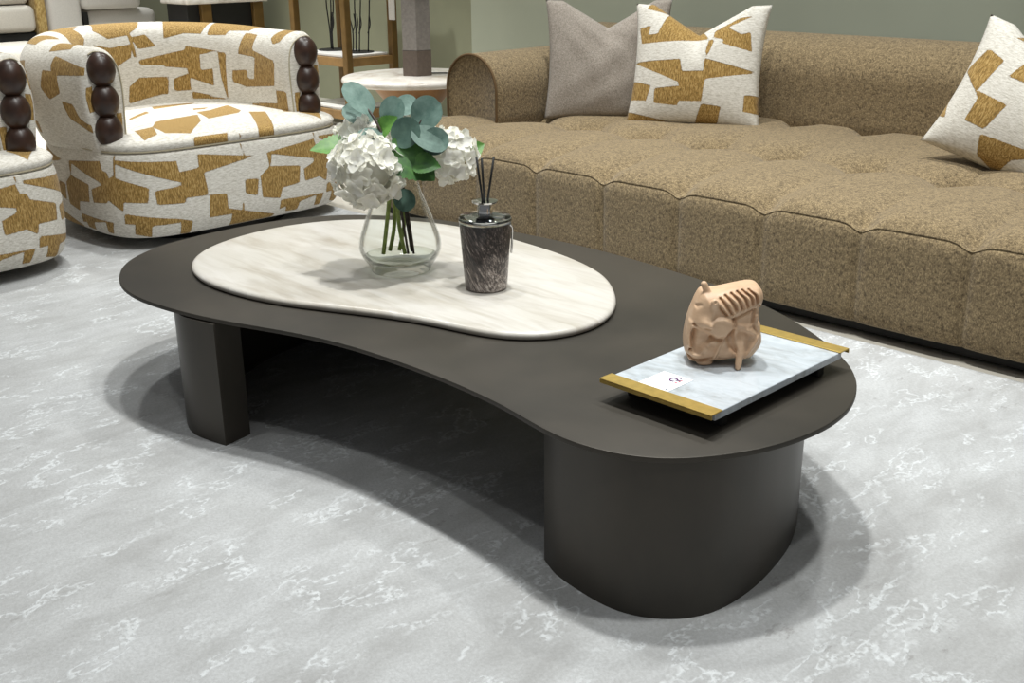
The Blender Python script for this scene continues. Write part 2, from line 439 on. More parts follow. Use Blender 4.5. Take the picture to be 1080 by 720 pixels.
# skirt: walks the left side (back to front) then the front edge
loop = [(0, j) for j in range(ny-1, -1, -1)]+[(i, 0) for i in range(1, nx)]
B = np.array([top[i, j] for i, j in loop])
t = np.gradient(B[:, :2], axis=0); t /= np.linalg.norm(t, axis=1)[:, None]+1e-9
out = np.stack([t[:, 1], -t[:, 0]], 1)
rows = [(-.004, 1., 0), (.002, .985, 1), (.009, .95, 1), (.013, .86, 1), (.015, .7, 1), (.015, .5, 1), (.013, .3, 1), (.014, .14, 1), (.004, .04, 1), (-.012, 0., .6), (-.035, -.02, .3)]
base = len(V); m = len(B)
for off, f, g in rows:
    for k, (i, j) in enumerate(loop):
        x, y, z = B[k]
        if j == 0: q = (x-CX0)/TX; d = abs(q-round(q))*TX
        else: q = (y-SY0)/TY; d = abs(q-round(q))*TY if y > SY0+.3 else 1
        gr = g*min(1, (1-f)*4+.25)*(.017*math.exp(-d/.009)+.006*math.exp(-(d/.045)**2))
        o_ = off-gr
        zz = .035+(z-.035)*f if f >= 0 else .03
        V.append((x+out[k, 0]*o_, y+out[k, 1]*o_, zz))
for r in range(len(rows)-1):
    for k in range(m-1):
        a = base+r*m+k; F.append((a, a+1, a+m+1, a+m))
for k in range(m-1):
    a = loop[k][0]*ny+loop[k][1]; b = loop[k+1][0]*ny+loop[k+1][1]; F.append((a, b, base+k+1, base+k))
mesh('seat', so(V), F, M['sofa'], sofa)
# buttons sunk in the tufts
for r in range(2):
    for k in range(-3, 8):
        x = CX0+k*TX; y = SY0+r*TY+(0 if r else .022)
        if r == 1 and x < -3.6: continue
        z = seat_h(x, y)+(.004 if r else 0)
        q = MB().lathe([(0, .006), (.007, .005), (.011, .001), (.0115, -.004), (0, -.006)], 14)
        Vb = [(v[0]+x, v[1]+y, v[2]+z+.002) for v in q.V]
        mesh('button', so(Vb), q.F, M['sofa'], sofa)
MB().box((SX0+.1-(-2.2), SY0+.05-4.05, 0), (SX1-.06+2.2, SY1-.1-4.05, .05)).build('plinth', M['black'], sofa, smooth=False)
# arch section bolster
def arch(w, z0, z1, n=28, r=None):
    """(offset, z) outline of an arch, from lower one side to lower other side"""
    r = r or w/2; P = [(-w/2+.012, z0), (-w/2, z0+.06)]
    for k in range(n+1):
        a = PI-PI*k/n; P.append((math.cos(a)*w/2, z1-r+math.sin(a)*r))
    P += [(w/2, z0+.06), (w/2-.012, z0)]
    return resample(P, 56, False)
# left arm: runs along Y, front face flat with piped edge
A = arch(.345, .36, .708, r=.165)
ca = -3.952; ysec = [(3.648, .93), (3.64, .965), (3.642, .985), (3.652, 1.), (3.7, 1.)]+[(y, 1.) for y in np.linspace(3.85, 4.93, 9)]+[(4.95, .96)]
V = []
zc = .5
for y, s in ysec: V += [(ca+o_*s, y, zc+(z-zc)*(s if z > zc else 1)) for o_, z in A]
F = grid_faces(len(ysec), len(A)); F.append(tuple(range(len(A)))); F.append(tuple((len(ysec)-1)*len(A)+k for k in range(len(A))))
arm = mesh('arm', so(V), F, M['sofa'], sofa)
pp = [(ca+o_*.985, 3.640, zc+(z-zc)*(.985 if z > zc else 1)) for o_, z in A]
V, F = tube_geo(pp, .0065, 8); mesh('piping', so(V), F, M['sofapipe'], arm)
# right arm (beyond the frame)
V = []
cb = -.46
for y, s in ysec: V += [(cb+o_*s, y, zc+(z-zc)*(s if z > zc else 1)) for o_, z in A]
F = grid_faces(len(ysec), len(A)); F.append(tuple(range(len(A)))); F.append(tuple((len(ysec)-1)*len(A)+k for k in range(len(A))))
mesh('arm', so(V), F, M['sofa'], sofa)
# back bolster along X
A = arch(.44, .36, .79, r=.17)
cy = 4.735; xsec = [(-4.12, .97)]+[(x, 1.) for x in np.linspace(-4.10, -.32, 40)]+[(-.30, .97)]
V = []
for x, s in xsec: V += [(x, cy+o_*s, zc+(z-zc)*(s if z > zc else 1)) for o_, z in A]
F = grid_faces(len(xsec), len(A)); F.append(tuple(range(len(A)))); F.append(tuple((len(xsec)-1)*len(A)+k for k in range(len(A))))
mesh('backrest', so(V), F, M['sofa'], sofa)

# ------------------------------------------------------------------ cushions
def cushion(name, label, mat, W, H, T, loc, rz, tilt, chop, polys=None, ear=.10, roll=0, group='scatter cushions on the sofa', wrinkle=0.):
    n = 56; V = []; UV = []
    for side in (1, -1):
        for i in range(n):
            for j in range(n):
                u = -1+2*i/(n-1); v = -1+2*j/(n-1)
                # outline pulled in between the corners
                x = u*(W/2)*(1-ear*(1-v*v)*.75)
                z = v*(H/2)*(1-ear*(1-u*u)*.35)
                d = chop*max(0, 1-abs(u)/.72)**1.0*max(0, (v+.15)/1.15)**1.6
                z -= d*H
                t = T/2*max(0, (1-u**2))**.45*max(0, (1-v**2))**.45*(1-.42*math.exp(-(u/.16)**2)*max(0, v)**1.2)
                t += wrinkle*math.sin(9*u+5*v*v)*math.sin(7*v+2*u)*(1-u*u)*(1-v*v)
                x *= 1.0
                V.append((x, -side*t, z+H/2)); UV.append((u*(.94 if side > 0 else -.94), v))
    F = []
    for s in range(2):
        F += grid_faces(n, n, off=s*n*n)
    o = mesh(name, V, F, mat)
    bm = bmesh.new(); bm.from_mesh(o.data); bmesh.ops.remove_doubles(bm, verts=bm.verts, dist=1e-5)
    bmesh.ops.recalc_face_normals(bm, faces=bm.faces); bm.to_mesh(o.data); bm.free()
    if polys is not None:
        # patch pattern from the final vertices
        me = o.data; co = np.array([v.co[:] for v in me.vertices])
        ux = co[:, 0]/(W/2); vz = (co[:, 2]-H/2)/(H/2)
        s = sdf_poly(np.stack([ux*(W/2), vz*(H/2)], 1), [[(a*W/2, b*H/2) for a, b in P] for P in polys])
        if 'pat' in me.attributes: me.attributes.remove(me.attributes['pat'])
        me.attributes.new('pat', 'FLOAT', 'POINT').data.foreach_set('value', s.astype(np.float32))
    me = o.data; me.polygons.foreach_set('use_smooth', [True]*len(me.polygons))
    o.rotation_euler = (tilt, roll, rz); o.location = loc
    return tag(o, label, 'cushion', group)
PIL = [[(-.746,1.05),(-.612,1.08),(-.478,.95),(-.493,.844),(.075,.516),(.194,.391),(-.821,.306),(-.881,.562),(-.701,.609),(-.731,.453),(-.582,.469),(-.463,.812),(-.806,.891)],
[(-.94,0),(-.194,.056),(-.149,-.141),(.164,-.125),(.164,.078),(.925,-.109),(.194,-.25),(.164,-.609),(-.164,-.609),(-.194,-.688),(-.552,-.656),(-.546,-.422),(-.179,-.375),(-.194,-.312)],
[(-1.03,-.281),(-.612,-.375),(-.672,-.625),(-1.03,-.609)],[(.164,-.641),(.448,-.672),(.403,-.938),(.075,-.938)],[(.761,-.469),(1.03,-.469),(1.045,-.766),(.761,-.734)],
[(.254,.422),(.254,.516),(.582,.75),(.791,.797),(.672,.734),(.433,.594),(.642,.484),(.761,.531),(.806,.219),(.388,.328),(.403,.391)],
[(.194,.391),(.269,.375),(.194,.094),(.164,.188)],[(-1.104,-.781),(-.343,-.938),(.552,-.953),(-.254,-1.062),(-1.134,-1.031)]]
PILR = [[(-.714,.476),(-.52,.394),(-.603,-.065),(-.284,-.098),(-.367,-.475),(-.575,-.459),(-.561,-.147),(-.811,.131)],[(-.339,.459),(-.034,.443),(-.061,.23),(-.409,.23)],
[(.175,.525),(.244,.541),(.161,-.131),(-.006,-.098)],[(-.548,.722),(-.298,.951),(-.256,.787),(-.048,.754),(-.284,.558),(-.311,.722)],[(-.381,-.541),(.036,-.508),(.294,-.459),(-.02,-.688),(-.103,-.918),(-.325,-.787)],
[(-.992,-.229),(-.895,-.065),(-.909,-.59),(-1.047,-.557)],[(-.853,-.213),(-.77,-.524),(-.895,-.524)],[(.313,.689),(.758,.787),(.647,.328),(.425,.197)],[(.425,-.065),(.758,0),(.813,-.393),(.48,-.459)]]
cushion('cushion', 'plain grey woven cushion leaning at the sofa\'s left corner', M['greyfab'], .60, .56, .17, (-3.50, 4.10, .395), math.radians(40), -.24, .22, wrinkle=.006)
cushion('cushion', 'mustard and cream patterned cushion overlapping the plain grey cushion', M['patch'], .62, .55, .19, (-3.06, 4.18, .395), math.radians(24), -.26, .24, PIL)
cushion('cushion', 'mustard and cream patterned cushion alone at the sofa\'s right', M['patch'], .68, .50, .25, (-1.57, 4.07, .375), math.radians(8), -.30, .24, [[(a*1.12, b*1.1) for a, b in P] for P in PILR], roll=.33)

# ------------------------------------------------------------------ armchairs
BASE = [[(-.602,.382),(-.341,.365),(-.335,.319),(-.247,.326),(-.246,.382),(-.154,.368),(.023,.34),(-.228,.303),(-.217,.207),(-.321,.209),(-.323,.188),(-.439,.195),(-.443,.253),(-.326,.263),(-.332,.275),(-.602,.37)],
[(-.65,.297),(-.611,.315),(-.464,.268),(-.472,.205),(-.571,.211),(-.577,.17),(-.65,.218)],
[(-.574,.163),(-.36,.125),(-.297,.107),(-.308,.049),(-.351,.054),(-.349,.108),(-.469,.107),(-.476,.055),(-.545,.072),(-.536,.117),(-.58,.118)],
[(-.213,.207),(-.132,.2),(-.13,.134),(.108,.067),(.095,.053),(-.12,.053),(-.11,.106),(-.22,.108)],
[(.084,.346),(.344,.373),(.355,.337),(.382,.33),(.418,.242),(.373,.217),(.367,.201),(.272,.193),(.268,.248),(.359,.28),(.109,.337),(.097,.285),(.251,.266),(.24,.19),(.148,.181),(.134,.136),(.043,.155),(.04,.25),(.091,.284)],
[(-.038,.247),(.03,.24),(.018,.166),(-.04,.187)],
[(.138,.128),(.384,.12),(.361,.067),(.327,.069),(.336,.116),(.241,.103),(.228,.066),(.164,.069),(.167,.092),(.13,.086)]]
LINES = [[(-.04,.40),(-.034,.40),(-.026,.35),(-.033,.35)],[(-.60,.40),(-.592,.40),(-.596,.30),(-.606,.30)],[(.345,.40),(.352,.40),(.36,.37),(.353,.37)],[(-.62,.21),(-.572,.19),(-.572,.183),(-.62,.203)],[(-.06,.15),(-.052,.15),(-.05,.10),(-.058,.10)]]
INNER = [[(176,.83),(178,.83),(176,.70),(174,.70)],[(155.4,.705),(141.1,.723),(140.3,.741),(116.9,.716),(130.9,.701),(131.1,.626),(122,.635),(122.6,.551),(140.3,.594),(140.1,.635),(156.3,.648)],
[(150.6,.587),(139.5,.613),(139.4,.531),(151.1,.527)],[(157.1,.598),(154,.597),(155.2,.516),(158.4,.514)],[(117,.713),(110.6,.711),(112.3,.539),(112.5,.492),(113.4,.491),(116.2,.595)],
[(83.4,.733),(56.6,.693),(58.8,.579),(93.6,.556),(111,.581),(107,.582),(105.6,.629),(89.5,.639),(90.5,.595),(82.4,.599),(79.4,.701),(99.1,.708),(98.8,.724)],
[(139,.524),(112.5,.488),(139.1,.489)],[(181.6,.563),(173.7,.602),(153.6,.599),(155.5,.521),(183.1,.484)],[(173,.683),(142.5,.72),(143.6,.65),(172.7,.662)],
[(124.7,.84),(106.3,.90),(88.4,.90),(94.9,.813),(110.6,.81),(112,.791),(125.3,.79)],[(153.1,.88),(124.4,.88),(129.9,.796),(140.8,.8),(154.3,.778)],
[(95.8,.804),(82,.799),(83.4,.733),(98.8,.724)],[(196,.86),(206,.90),(222,.90),(214,.84)],[(160,.745),(166,.80),(176,.79),(172,.735)],[(61.4,.87),(50,.87),(53,.78),(60,.765),(65,.79)],[(58,.56),(46,.56),(46,.47),(90,.47),(88,.485),(58,.50)],
[(170,.83),(160,.90),(185,.90),(200,.83),(192,.79),(178,.80)],[(176,.76),(192,.75),(206,.77),(206,.70),(190,.66),(178,.70)],[(212,.88),(226,.86),(232,.80),(222,.74),(212,.80)],
[(190,.62),(215,.60),(222,.52),(200,.5)],[(236,.74),(262,.70),(268,.60),(246,.62)],[(240,.90),(262,.88),(258,.83),(244,.82)],[(280,.9),(300,.88),(296,.80),(278,.82)]]
SEAT = [[(.157,-.211),(.113,.015),(.276,-.062),(.467,-.221),(.414,-.307),(.263,-.283)],[(.289,-.38),(.263,-.283),(.416,-.344),(.453,-.424)],[(.09,.04),(-.077,.284),(.138,.226),(.193,.179),(.244,-.004)],
[(.198,.231),(.236,.293),(.578,.122),(.552,.058)],[(.14,.425),(.19,.468),(.311,.398),(.292,.361)],[(.141,.528),(.281,.549),(.479,.433),(.344,.408)],[(.501,-.229),(.503,-.069),(.716,-.224),(.723,-.326)],
[(.513,-.019),(.542,.008),(.726,-.103),(.719,-.125)],[(.518,.197),(.674,.209),(.726,.091)],[(-.024,-.242),(-.165,-.091),(-.106,-.105),(.035,-.277)],[(-.319,.019),(-.304,.242),(-.248,.186),(-.205,-.03)],
[(-.097,.017),(-.062,.176),(.001,.104),(-.06,-.027)],[(-.39,.331),(-.294,.416),(-.228,.363),(-.306,.294)]]
ch = empty('armchair', 'round mustard and cream patterned armchair standing whole behind the coffee table\'s left end', 'armchair', (-4.72, 2.545, 0), 0, 'patterned tub armchairs')
# drum base; local frame: front is +x
def drum_outline(n=420):
    P = []
    for k in range(n):
        a = 2*PI*k/n; c, s = math.cos(a), math.sin(a)
        e = 2/4.4 if c > 0 else 2/2.4
        P.append((math.copysign(abs(c)**e, c)*(.525 if c > 0 else .56)-.0, math.copysign(abs(s)**e, s)*.595+.012))
    return resample(P, n)
D0 = drum_outline()
prof = [(-.09, .05), (-.055, .047), (-.025, .056), (-.008, .085), (.002, .14), (.005, .22), (.003, .30), (-.002, .36), (-.008, .392), (-.016, .403), (-.03, .408)]
prof = catmull(prof, 6)
N = normals2d(D0); V = []; UV = []
s_ = np.r_[0, np.cumsum(np.linalg.norm(np.diff(D0, axis=0), axis=1))]
per = s_[-1]+np.linalg.norm(D0[0]-D0[-1])
# arc length measured from the middle of the front (index 0 is the +x point)
sl = np.where(s_ > per/2, s_-per, s_)
for off, z in prof:
    for p, q, u in zip(D0, N, sl): V.append((p[0]+q[0]*off, p[1]+q[1]*off, z)); UV.append((u, z))
F = grid_faces(len(prof), len(D0), cv=True); F.append(tuple(range(len(D0))))
UV = np.array(UV); tiles = list(BASE)+LINES
for dx, mir in ((.98, 1), (-1.02, 1), (1.75, -1)):
    tiles += [[(x*mir+dx, y) for x, y in P] for P in BASE]
# the traced front spans y directly: front face is straight so arc length = y there
mesh('base', V, F, M['patch'], ch, pat=sdf_poly(UV, tiles))
# seat dome
V = []; UV = []; rings = [(1., -.022, .404), (1., -.012, .416), (.99, 0, .434), (.965, 0, .448), (.92, 0, .458), (.82, 0, .467), (.6, 0, .474), (.4, 0, .478), (.2, 0, .48)]
rings = resample(catmull(rings, 6), 46, False)
for sc_, off, z in rings:
    for p, q in zip(D0, N): V.append(((p[0]+q[0]*off)*sc_, (p[1]+q[1]*off)*sc_, z)); UV.append(((p[0]+q[0]*off)*sc_, (p[1]+q[1]*off)*sc_+.005))
V.append((0, 0, .48)); UV.append((0, 0)); F = grid_faces(len(rings), len(D0), cv=True)
b = (len(rings)-1)*len(D0); F += [(b+k, b+(k+1) % len(D0), len(V)-1) for k in range(len(D0))]
mesh('seat', V, F, M['patch'], ch, pat=sdf_poly(UV, SEAT))
V, F = tube_geo([(p[0]-q[0]*.014, p[1]-q[1]*.014, .411) for p, q in zip(D0, N)], .004, 6, True); mesh('piping', V, F, M['piping'], ch)
MB().lathe([(0, .001), (.44, .001), (.45, .02), (.44, .056), (0, .056)], 48).build('plinth', M['black'], ch, sh=40)
# wrap-around back: U path, rounded section flaring outwards
RR = .49
path = []
for x in np.linspace(.315, 0, 22)[:-1]: path.append((x-.028, RR-.022, 0, 1, 90-math.degrees(x/.41)))
for a in np.linspace(90, 270, 150): r = math.radians(a); path.append((math.cos(r)*RR-.028, math.sin(r)*RR-.022, math.cos(r), math.sin(r), a))
for x in np.linspace(0, .315, 22)[1:]: path.append((x-.028, -RR-.022, 0, -1, 270+math.degrees(x/.41)))
sec = catmull([(-.082, .43), (-.088, .52), (-.094, .64), (-.088, .73), (-.066, .785), (-.025, .815), (.03, .823), (.08, .807), (.118, .765), (.138, .70), (.142, .62), (.130, .53), (.108, .46), (.088, .41), (.075, .392)], 7)
sc0 = np.array([.02, .62])
path2 = []
for k, p in enumerate(path):
    e = min(k, len(path)-1-k)
    path2.append((*p, 1.))
# rounded lips at the two front ends
lip = [(.345, .84), (.341, .91), (.331, .965)]
path2 = [(x-.028, RR-.022, 0, 1, 90-math.degrees(x/.41), s) for x, s in lip]+path2+[(x-.028, -RR-.022, 0, -1, 270+math.degrees(x/.41), s) for x, s in lip[::-1]]
V = []; pat_in = []; pat_out = []; isin = []
crown = int(np.argmax(sec[:, 1]))
for x, y, nx_, ny_, deg, s in path2:
    raise_ = .03*max(0, -math.cos(math.radians(deg)))
    for k, (o_, z) in enumerate(sec):
        tt = min(1, max(0, (x+.16)/.46)); tt = tt*tt*(3-2*tt)
        if o_ > 0: o_ *= 1-.40*tt
        o2 = sc0[0]+(o_-sc0[0])*s; z2 = sc0[1]+(z-sc0[1])*(s if z > sc0[1] else 1)
        z3 = z2+raise_*max(0, (z2-.45)/.37)
        V.append((x+nx_*o2, y+ny_*o2, z3))
        isin.append(k <= crown+12)
        pat_in.append((deg*.00716, z3 if k <= crown else .835+(k-crown)*.006))
        pat_out.append(((deg-180)*.0105, z3-.40))
pi_ = sdf_poly(pat_in, [[(a*.00716, b) for a, b in P] for P in INNER])
T2 = [[(1.131,.382),(1.573,.333),(1.542,.32),(1.131,.304),(1.11,.342)],[(1.462,.236),(1.764,.257),(1.82,.22),(1.77,.16),(1.682,.158),(1.534,.194)],[(1.191,.204),(1.31,.196),(1.351,.143),(1.565,.095),(1.693,.097),(1.573,.057),(1.457,.087),(1.239,.135)],
      [(1.029,.322),(1.169,.321),(1.193,.236),(1.08,.205),(1.003,.249)],[(1.366,.441),(1.674,.466),(1.633,.432),(1.548,.40)],[(1.207,.447),(1.323,.488),(1.437,.477),(1.402,.441)]]
for dx in (-1.7, -.62, .5):
    T2 += [Q for Q in ([(x+dx, y-.02) for x, y in P] for P in BASE) if max(q[0] for q in Q) < .98]
po = sdf_poly(pat_out, T2)
F = grid_faces(len(path2), len(sec)); m = len(sec)
# end faces: two shrinking rings then a cap, so the ends are gently domed
pat = list(np.where(isin, pi_, po))
for e in (0, len(path2)-1):
    ids = [e*m+k for k in range(m)]
    cx_ = np.mean([V[i] for i in ids], axis=0)
    prevr = ids
    for f, push in ((.93, .004), (.6, .008)):
        ring = []
        for i in ids:
            v = np.array(V[i]); w = cx_+(v-cx_)*f; w[0] = v[0]+push
            ring.append(len(V)); V.append(tuple(w)); pat.append(0.)
        n_ = len(ids)
        for k in range(n_): F.append((prevr[k], prevr[(k+1) % n_], ring[(k+1) % n_], ring[k]))
        prevr = ring
    F.append(tuple(prevr))
    E_ = np.array([V[i] for i in range(len(pat))])
ends = np.array(V)[len(path2)*m:]
ENDP = [[(-.12, .88), (.16, .88), (.16, .72), (.10, .76), (.03, .79), (-.05, .77), (-.12, .70)], [(.0, .68), (.12, .66), (.11, .56), (.02, .58)], [(-.1, .55), (-.04, .56), (-.05, .44), (-.1, .44)]]
pe = sdf_poly(np.stack([np.abs(ends[:, 1]+.022)-RR, ends[:, 2]], 1), ENDP)
pat[len(path2)*m:] = list(pe)
backo = mesh('backrest', V, F, M['patch'], ch, pat=np.array(pat))
for e in (1, len(path2)-2):
    V2 = [V[e*m+k] for k in range(crown+8)]
    Vt, Ft = tube_geo([(v[0]+.003, v[1], v[2]) for v in V2], .0032, 6); mesh('piping', Vt, Ft, M['piping'], backo)
for sgn in (1, -1):
    for z in (.735, .612, .492):
        V2, F2 = lathe_geo([(0, .070)]+[(.057*math.sin(a), .070*math.cos(a)) for a in np.linspace(0, PI, 15)[1:-1]]+[(0, -.070)], 28)
        mesh('bead', [(v[0]+.326, v[1]+sgn*.491-.022, v[2]+z) for v in V2], F2, M['eggwood'], ch)
ch2 = copy_thing(ch, 'round mustard and cream patterned armchair cut off at the photo\'s left edge')
ch2.location = (-4.70, 1.195, 0)

# ------------------------------------------------------------------ vase and flowers (local frame: x right, y away, as seen from the sofa's front-left)
ANG = math.radians(45.4)
VL = (-2.29, 1.835, HT+.0215)
vase = empty('glass_vase', 'clear pear-shaped glass vase holding the hydrangea bouquet', 'vase', VL)
outer = catmull([(0, 0), (.070, 0), (.080, .003), (.082, .012), (.092, .025), (.106, .048), (.111, .068), (.107, .095), (.090, .145), (.073, .19), (.060, .225), (.056, .25), (.059, .275), (.066, .288)], 4)
inner = catmull([(.063, .287), (.056, .273), (.053, .25), (.057, .225), (.070, .19), (.087, .145), (.104, .095), (.108, .068), (.103, .05), (.088, .030), (.06, .021), (0, .019)], 4)
V, F = lathe_geo([tuple(p) for p in outer]+[tuple(p) for p in inner], 64)
mesh('vase_body', V, F, M['glass'], vase)
wat = catmull([(0, .0195), (.058, .0225), (.0855, .0315), (.097, .043)], 3)
V, F = lathe_geo([tuple(p) for p in wat]+[(.0965, .0432), (0, .0432)], 48); o = mesh('water', V, F, M['water'], vase)
def petal_grid(L, W, cup, n=4):
    V = []
    for i in range(n):
        for j in range(n):
            t = i/(n-1); s = -1+2*j/(n-1)
            w = W*(.35+1.0*math.sin(PI*min(1, .18+t*.66)))*.6*(1-.35*t**4*abs(s))
            V.append((t*L*(1-.10*s*s*t), s*w, cup*t*t+.25*w*s*s))
    return np.array(V), grid_faces(n, n)
def bloom_geo(R, N, fl, squash=(1, 1, .92), seed=0, keep=None):
    r = np.random.default_rng(seed); B_ = MB(); ga = PI*(3-math.sqrt(5))
    for k in range(N):
        z = 1-2*(k+.5)/N; a = ga*k; q = math.sqrt(1-z*z)
        nrm = Vector((q*math.cos(a), q*math.sin(a), z))
        nrm = (nrm+Vector(r.normal(0, .26, 3))).normalized()
        rad = R*(.80+.24*r.random()); c = Vector([nrm[i]*rad*squash[i] for i in range(3)])
        rot = nrm.to_track_quat('Z', 'Y').to_matrix()@Matrix.Rotation(r.random()*6.28, 3, 'Z')
        for p in range(4):
            L = fl*(.9+.25*r.random()); V_, F_ = petal_grid(L, L*.60, L*(.02+.55*r.random()))
            mr = rot@Matrix.Rotation(p*PI/2+r.normal(0, .12), 3, 'Z')
            B_.add([tuple(c+mr@Vector(v)) for v in V_], F_)
    # inner mass that the florets stand on
    V_, F_ = lathe_geo([(0, R*.66)]+[(R*.68*math.sin(t_), R*.64*math.cos(t_)) for t_ in np.linspace(0, PI, 9)[1:-1]]+[(0, -R*.64)], 16)
    B_.add(V_, F_); return B_
def leaf_geo(L, W, bend=.2, fold=.15, serr=0., round_=False, n=15, mcol=7):
    V = []
    for i in range(n):
        t = i/(n-1)
        w = W/2*((max(0, 1-(2*t-1)**2))**.5 if round_ else (math.sin(PI*t**.75)**.85 if 0 < t < 1 else 0))
        if serr and 0 < i < n-1: w *= 1+serr*(1 if i % 2 else -1)
        for j in range(mcol):
            s = -1+2*j/(mcol-1); V.append((t*L, s*w, fold*abs(s)*w-bend*L*t*t))
    return V, grid_faces(n, mcol)
def xf(V, p, d, up=(0, 0, 1)):
    """place leaf geometry at p pointing along d, face towards up"""
    d = Vector(d).normalized(); u = Vector(up); s = u.cross(d).normalized(); u = d.cross(s)
    return [tuple(Vector(p)+d*v[0]+s*v[1]+u*v[2]) for v in V]
FL = lambda a, b, z: (a, -b, z)            # (right, towards viewer, up) -> local xyz
def hydrangea(label, c, R, N, fl, stem, leaves, seed, mat='stem'):
    h = empty('hydrangea', label, 'flower', VL, ANG, 'white hydrangeas in the vase')
    B_ = bloom_geo(R, N, fl, seed=seed); cc = FL(*c)
    mesh('bloom', [(v[0]+cc[0], v[1]+cc[1], v[2]+cc[2]) for v in B_.V], B_.F, M['petal'], h)
    pts = catmull([FL(*p) for p in stem]+[cc], 6)
    V, F = tube_geo(pts, .0055, 8); mesh('stem', V, F, M[mat], h)
    for p, d, L, W, up, m_ in leaves:
        V, F = leaf_geo(L, W, .18, .25, .06, n=23); mesh('leaf', xf(V, FL(*p), FL(*d), FL(*up)), F, M[m_], h)
hydrangea('big white hydrangea head nearest the viewer, low on the left', (-.068, .085, .292), .092, 105, .029, [(-.046, .005, .046), (-.036, .005, .11), (-.024, .008, .19), (-.02, .012, .24)],
          [((-.10, .02, .335), (-.9, .25, .15), .12, .085, (.2, .5, 1), 'leaflight'), ((-.01, .075, .36), (.8, .25, -.55), .15, .13, (.25, .9, .55), 'leaf')], 1)
hydrangea('white hydrangea head on the bouquet\'s right', (.138, .01, .312), .070, 64, .027, [(.012, .0, .045), (.0, .0, .12), (.0, .01, .2), (.012, .008, .25), (.05, .01, .285)],
          [((.17, -.03, .305), (.5, -.1, .25), .07, .06, (.3, .8, .5), 'leaflight')], 2)
hydrangea('small white hydrangea head at the bouquet\'s upper left', (-.105, -.035, .362), .052, 40, .025, [(-.03, -.015, .05), (-.015, -.014, .12), (-.012, -.012, .21), (-.03, -.02, .27)],
          [((-.04, .03, .372), (.5, .35, .6), .075, .06, (-.2, .7, .6), 'leaflight')], 3)
hydrangea('white hydrangea head behind the round leaves at the bouquet\'s top', (.035, -.055, .378), .058, 44, .025, [(-.005, -.02, .05), (.012, -.016, .13), (.008, -.012, .22), (.014, -.03, .29)],
          [((.05, .085, .31), (.5, .3, .0), .08, .06, (.1, .9, .5), 'leaf')], 4)
def eucalyptus(label, stem, leaves, mat='brownstem', mi=0):
    h = empty('eucalyptus_sprig', label, 'foliage', VL, ANG, 'eucalyptus sprigs in the vase')
    V, F = tube_geo(catmull([FL(*p) for p in stem], 6), .0034, 7); mesh('stem', V, F, M[mat], h)
    for p, d, L, W, up, m_ in leaves:
        V, F = leaf_geo(L, W, .05, .12, 0, True, 15, 9); mesh('leaf', xf(V, FL(*p), FL(*d), FL(*up)), F, M[m_], h)
eucalyptus('eucalyptus sprig reaching highest, up to the left', [(.036, 0, .045), (.026, 0, .14), (.012, .0, .23), (-.02, .02, .32), (-.03, .04, .375), (-.055, .02, .42), (-.095, -.02, .46), (-.12, -.03, .488)],
           [((-.055, .01, .425), (-.6, -.1, .65), .105, .07, (.6, .9, .5), 'euc'), ((-.06, -.02, .40), (-.8, -.2, .35), .09, .062, (.3, .9, .5), 'euc'), ((-.02, .05, .37), (-.8, .1, .1), .075, .05, (.2, .6, .8), 'eucdark')])
eucalyptus('eucalyptus sprig with round leaves at the top and right', [(.03, -.005, .05), (.02, .0, .14), (.016, .004, .23), (.03, .03, .32), (.055, .04, .38), (.085, .03, .425)],
           [((.05, .03, .405), (.55, .1, .35), .088, .088, (-.2, 1, .35), 'euc'), ((-.025, .03, .40), (.45, .1, .6), .08, .082, (-.5, .9, .4), 'euc'), ((.0, -.01, .43), (.7, -.1, .25), .065, .06, (-.2, .8, .5), 'euc'),
            ((.0, .07, .36), (.5, .1, .35), .085, .078, (-.2, 1, .3), 'eucdark'), ((.05, .08, .39), (.75, .1, -.35), .10, .072, (.35, .75, .65), 'eucdark'), ((.075, .075, .345), (.6, .05, .3), .075, .07, (-.2, 1, .2), 'euc')])
eucalyptus('short eucalyptus sprig with one dark leaf drooping into the vase neck', [(.022, .012, .048), (.014, .014, .12), (.006, .02, .2), (.012, .03, .26)],
           [((.008, .033, .228), (.35, .25, -.7), .062, .058, (.2, 1, .3), 'eucdark')])

# ------------------------------------------------------------------ reed diffuser
dl = empty('reed_diffuser', 'dark cowhide-wrapped reed diffuser with three black reeds on the travertine', 'reed diffuser', (-2.0, 1.88, HT+.0215), ANG)
MB().lathe([(0, 0), (.050, 0), (.054, .004), (.066, .168), (.0655, .174), (0, .174)], 64).build('bottle', M['hide'], dl, sh=40)
MB().lathe([(0, .1742), (.066, .1742), (.0675, .178), (.0675, .184), (.064, .189), (.03, .192), (0, .192)], 64).build('lid', M['lid'], dl, sh=50)
MB().lathe([(0, .192), (.019, .192), (.0195, .212), (.018, .218), (.032, .224), (.033, .228), (.02, .230), (.012, .229), (0, .229)], 48).build('collar', M['chrome'], dl, sh=40)
for a, b in (((-.006, .002), (-.019, .0)), ((-.001, -.004), (-.006, -.01)), ((.007, .003), (.024, .004))):
    V, F = tube_geo([(a[0], a[1], .2285), (b[0], b[1], .337)], .0028, 8); mesh('reed', V, F, M['blackreed'], dl)
MB().tube(catmull([(.062, -.022, .172), (.069, -.016, .16), (.0675, -.012, .13), (.0655, -.010, .095)], 4), .0028, 6).build('hang_tag', M['chrome'], dl)

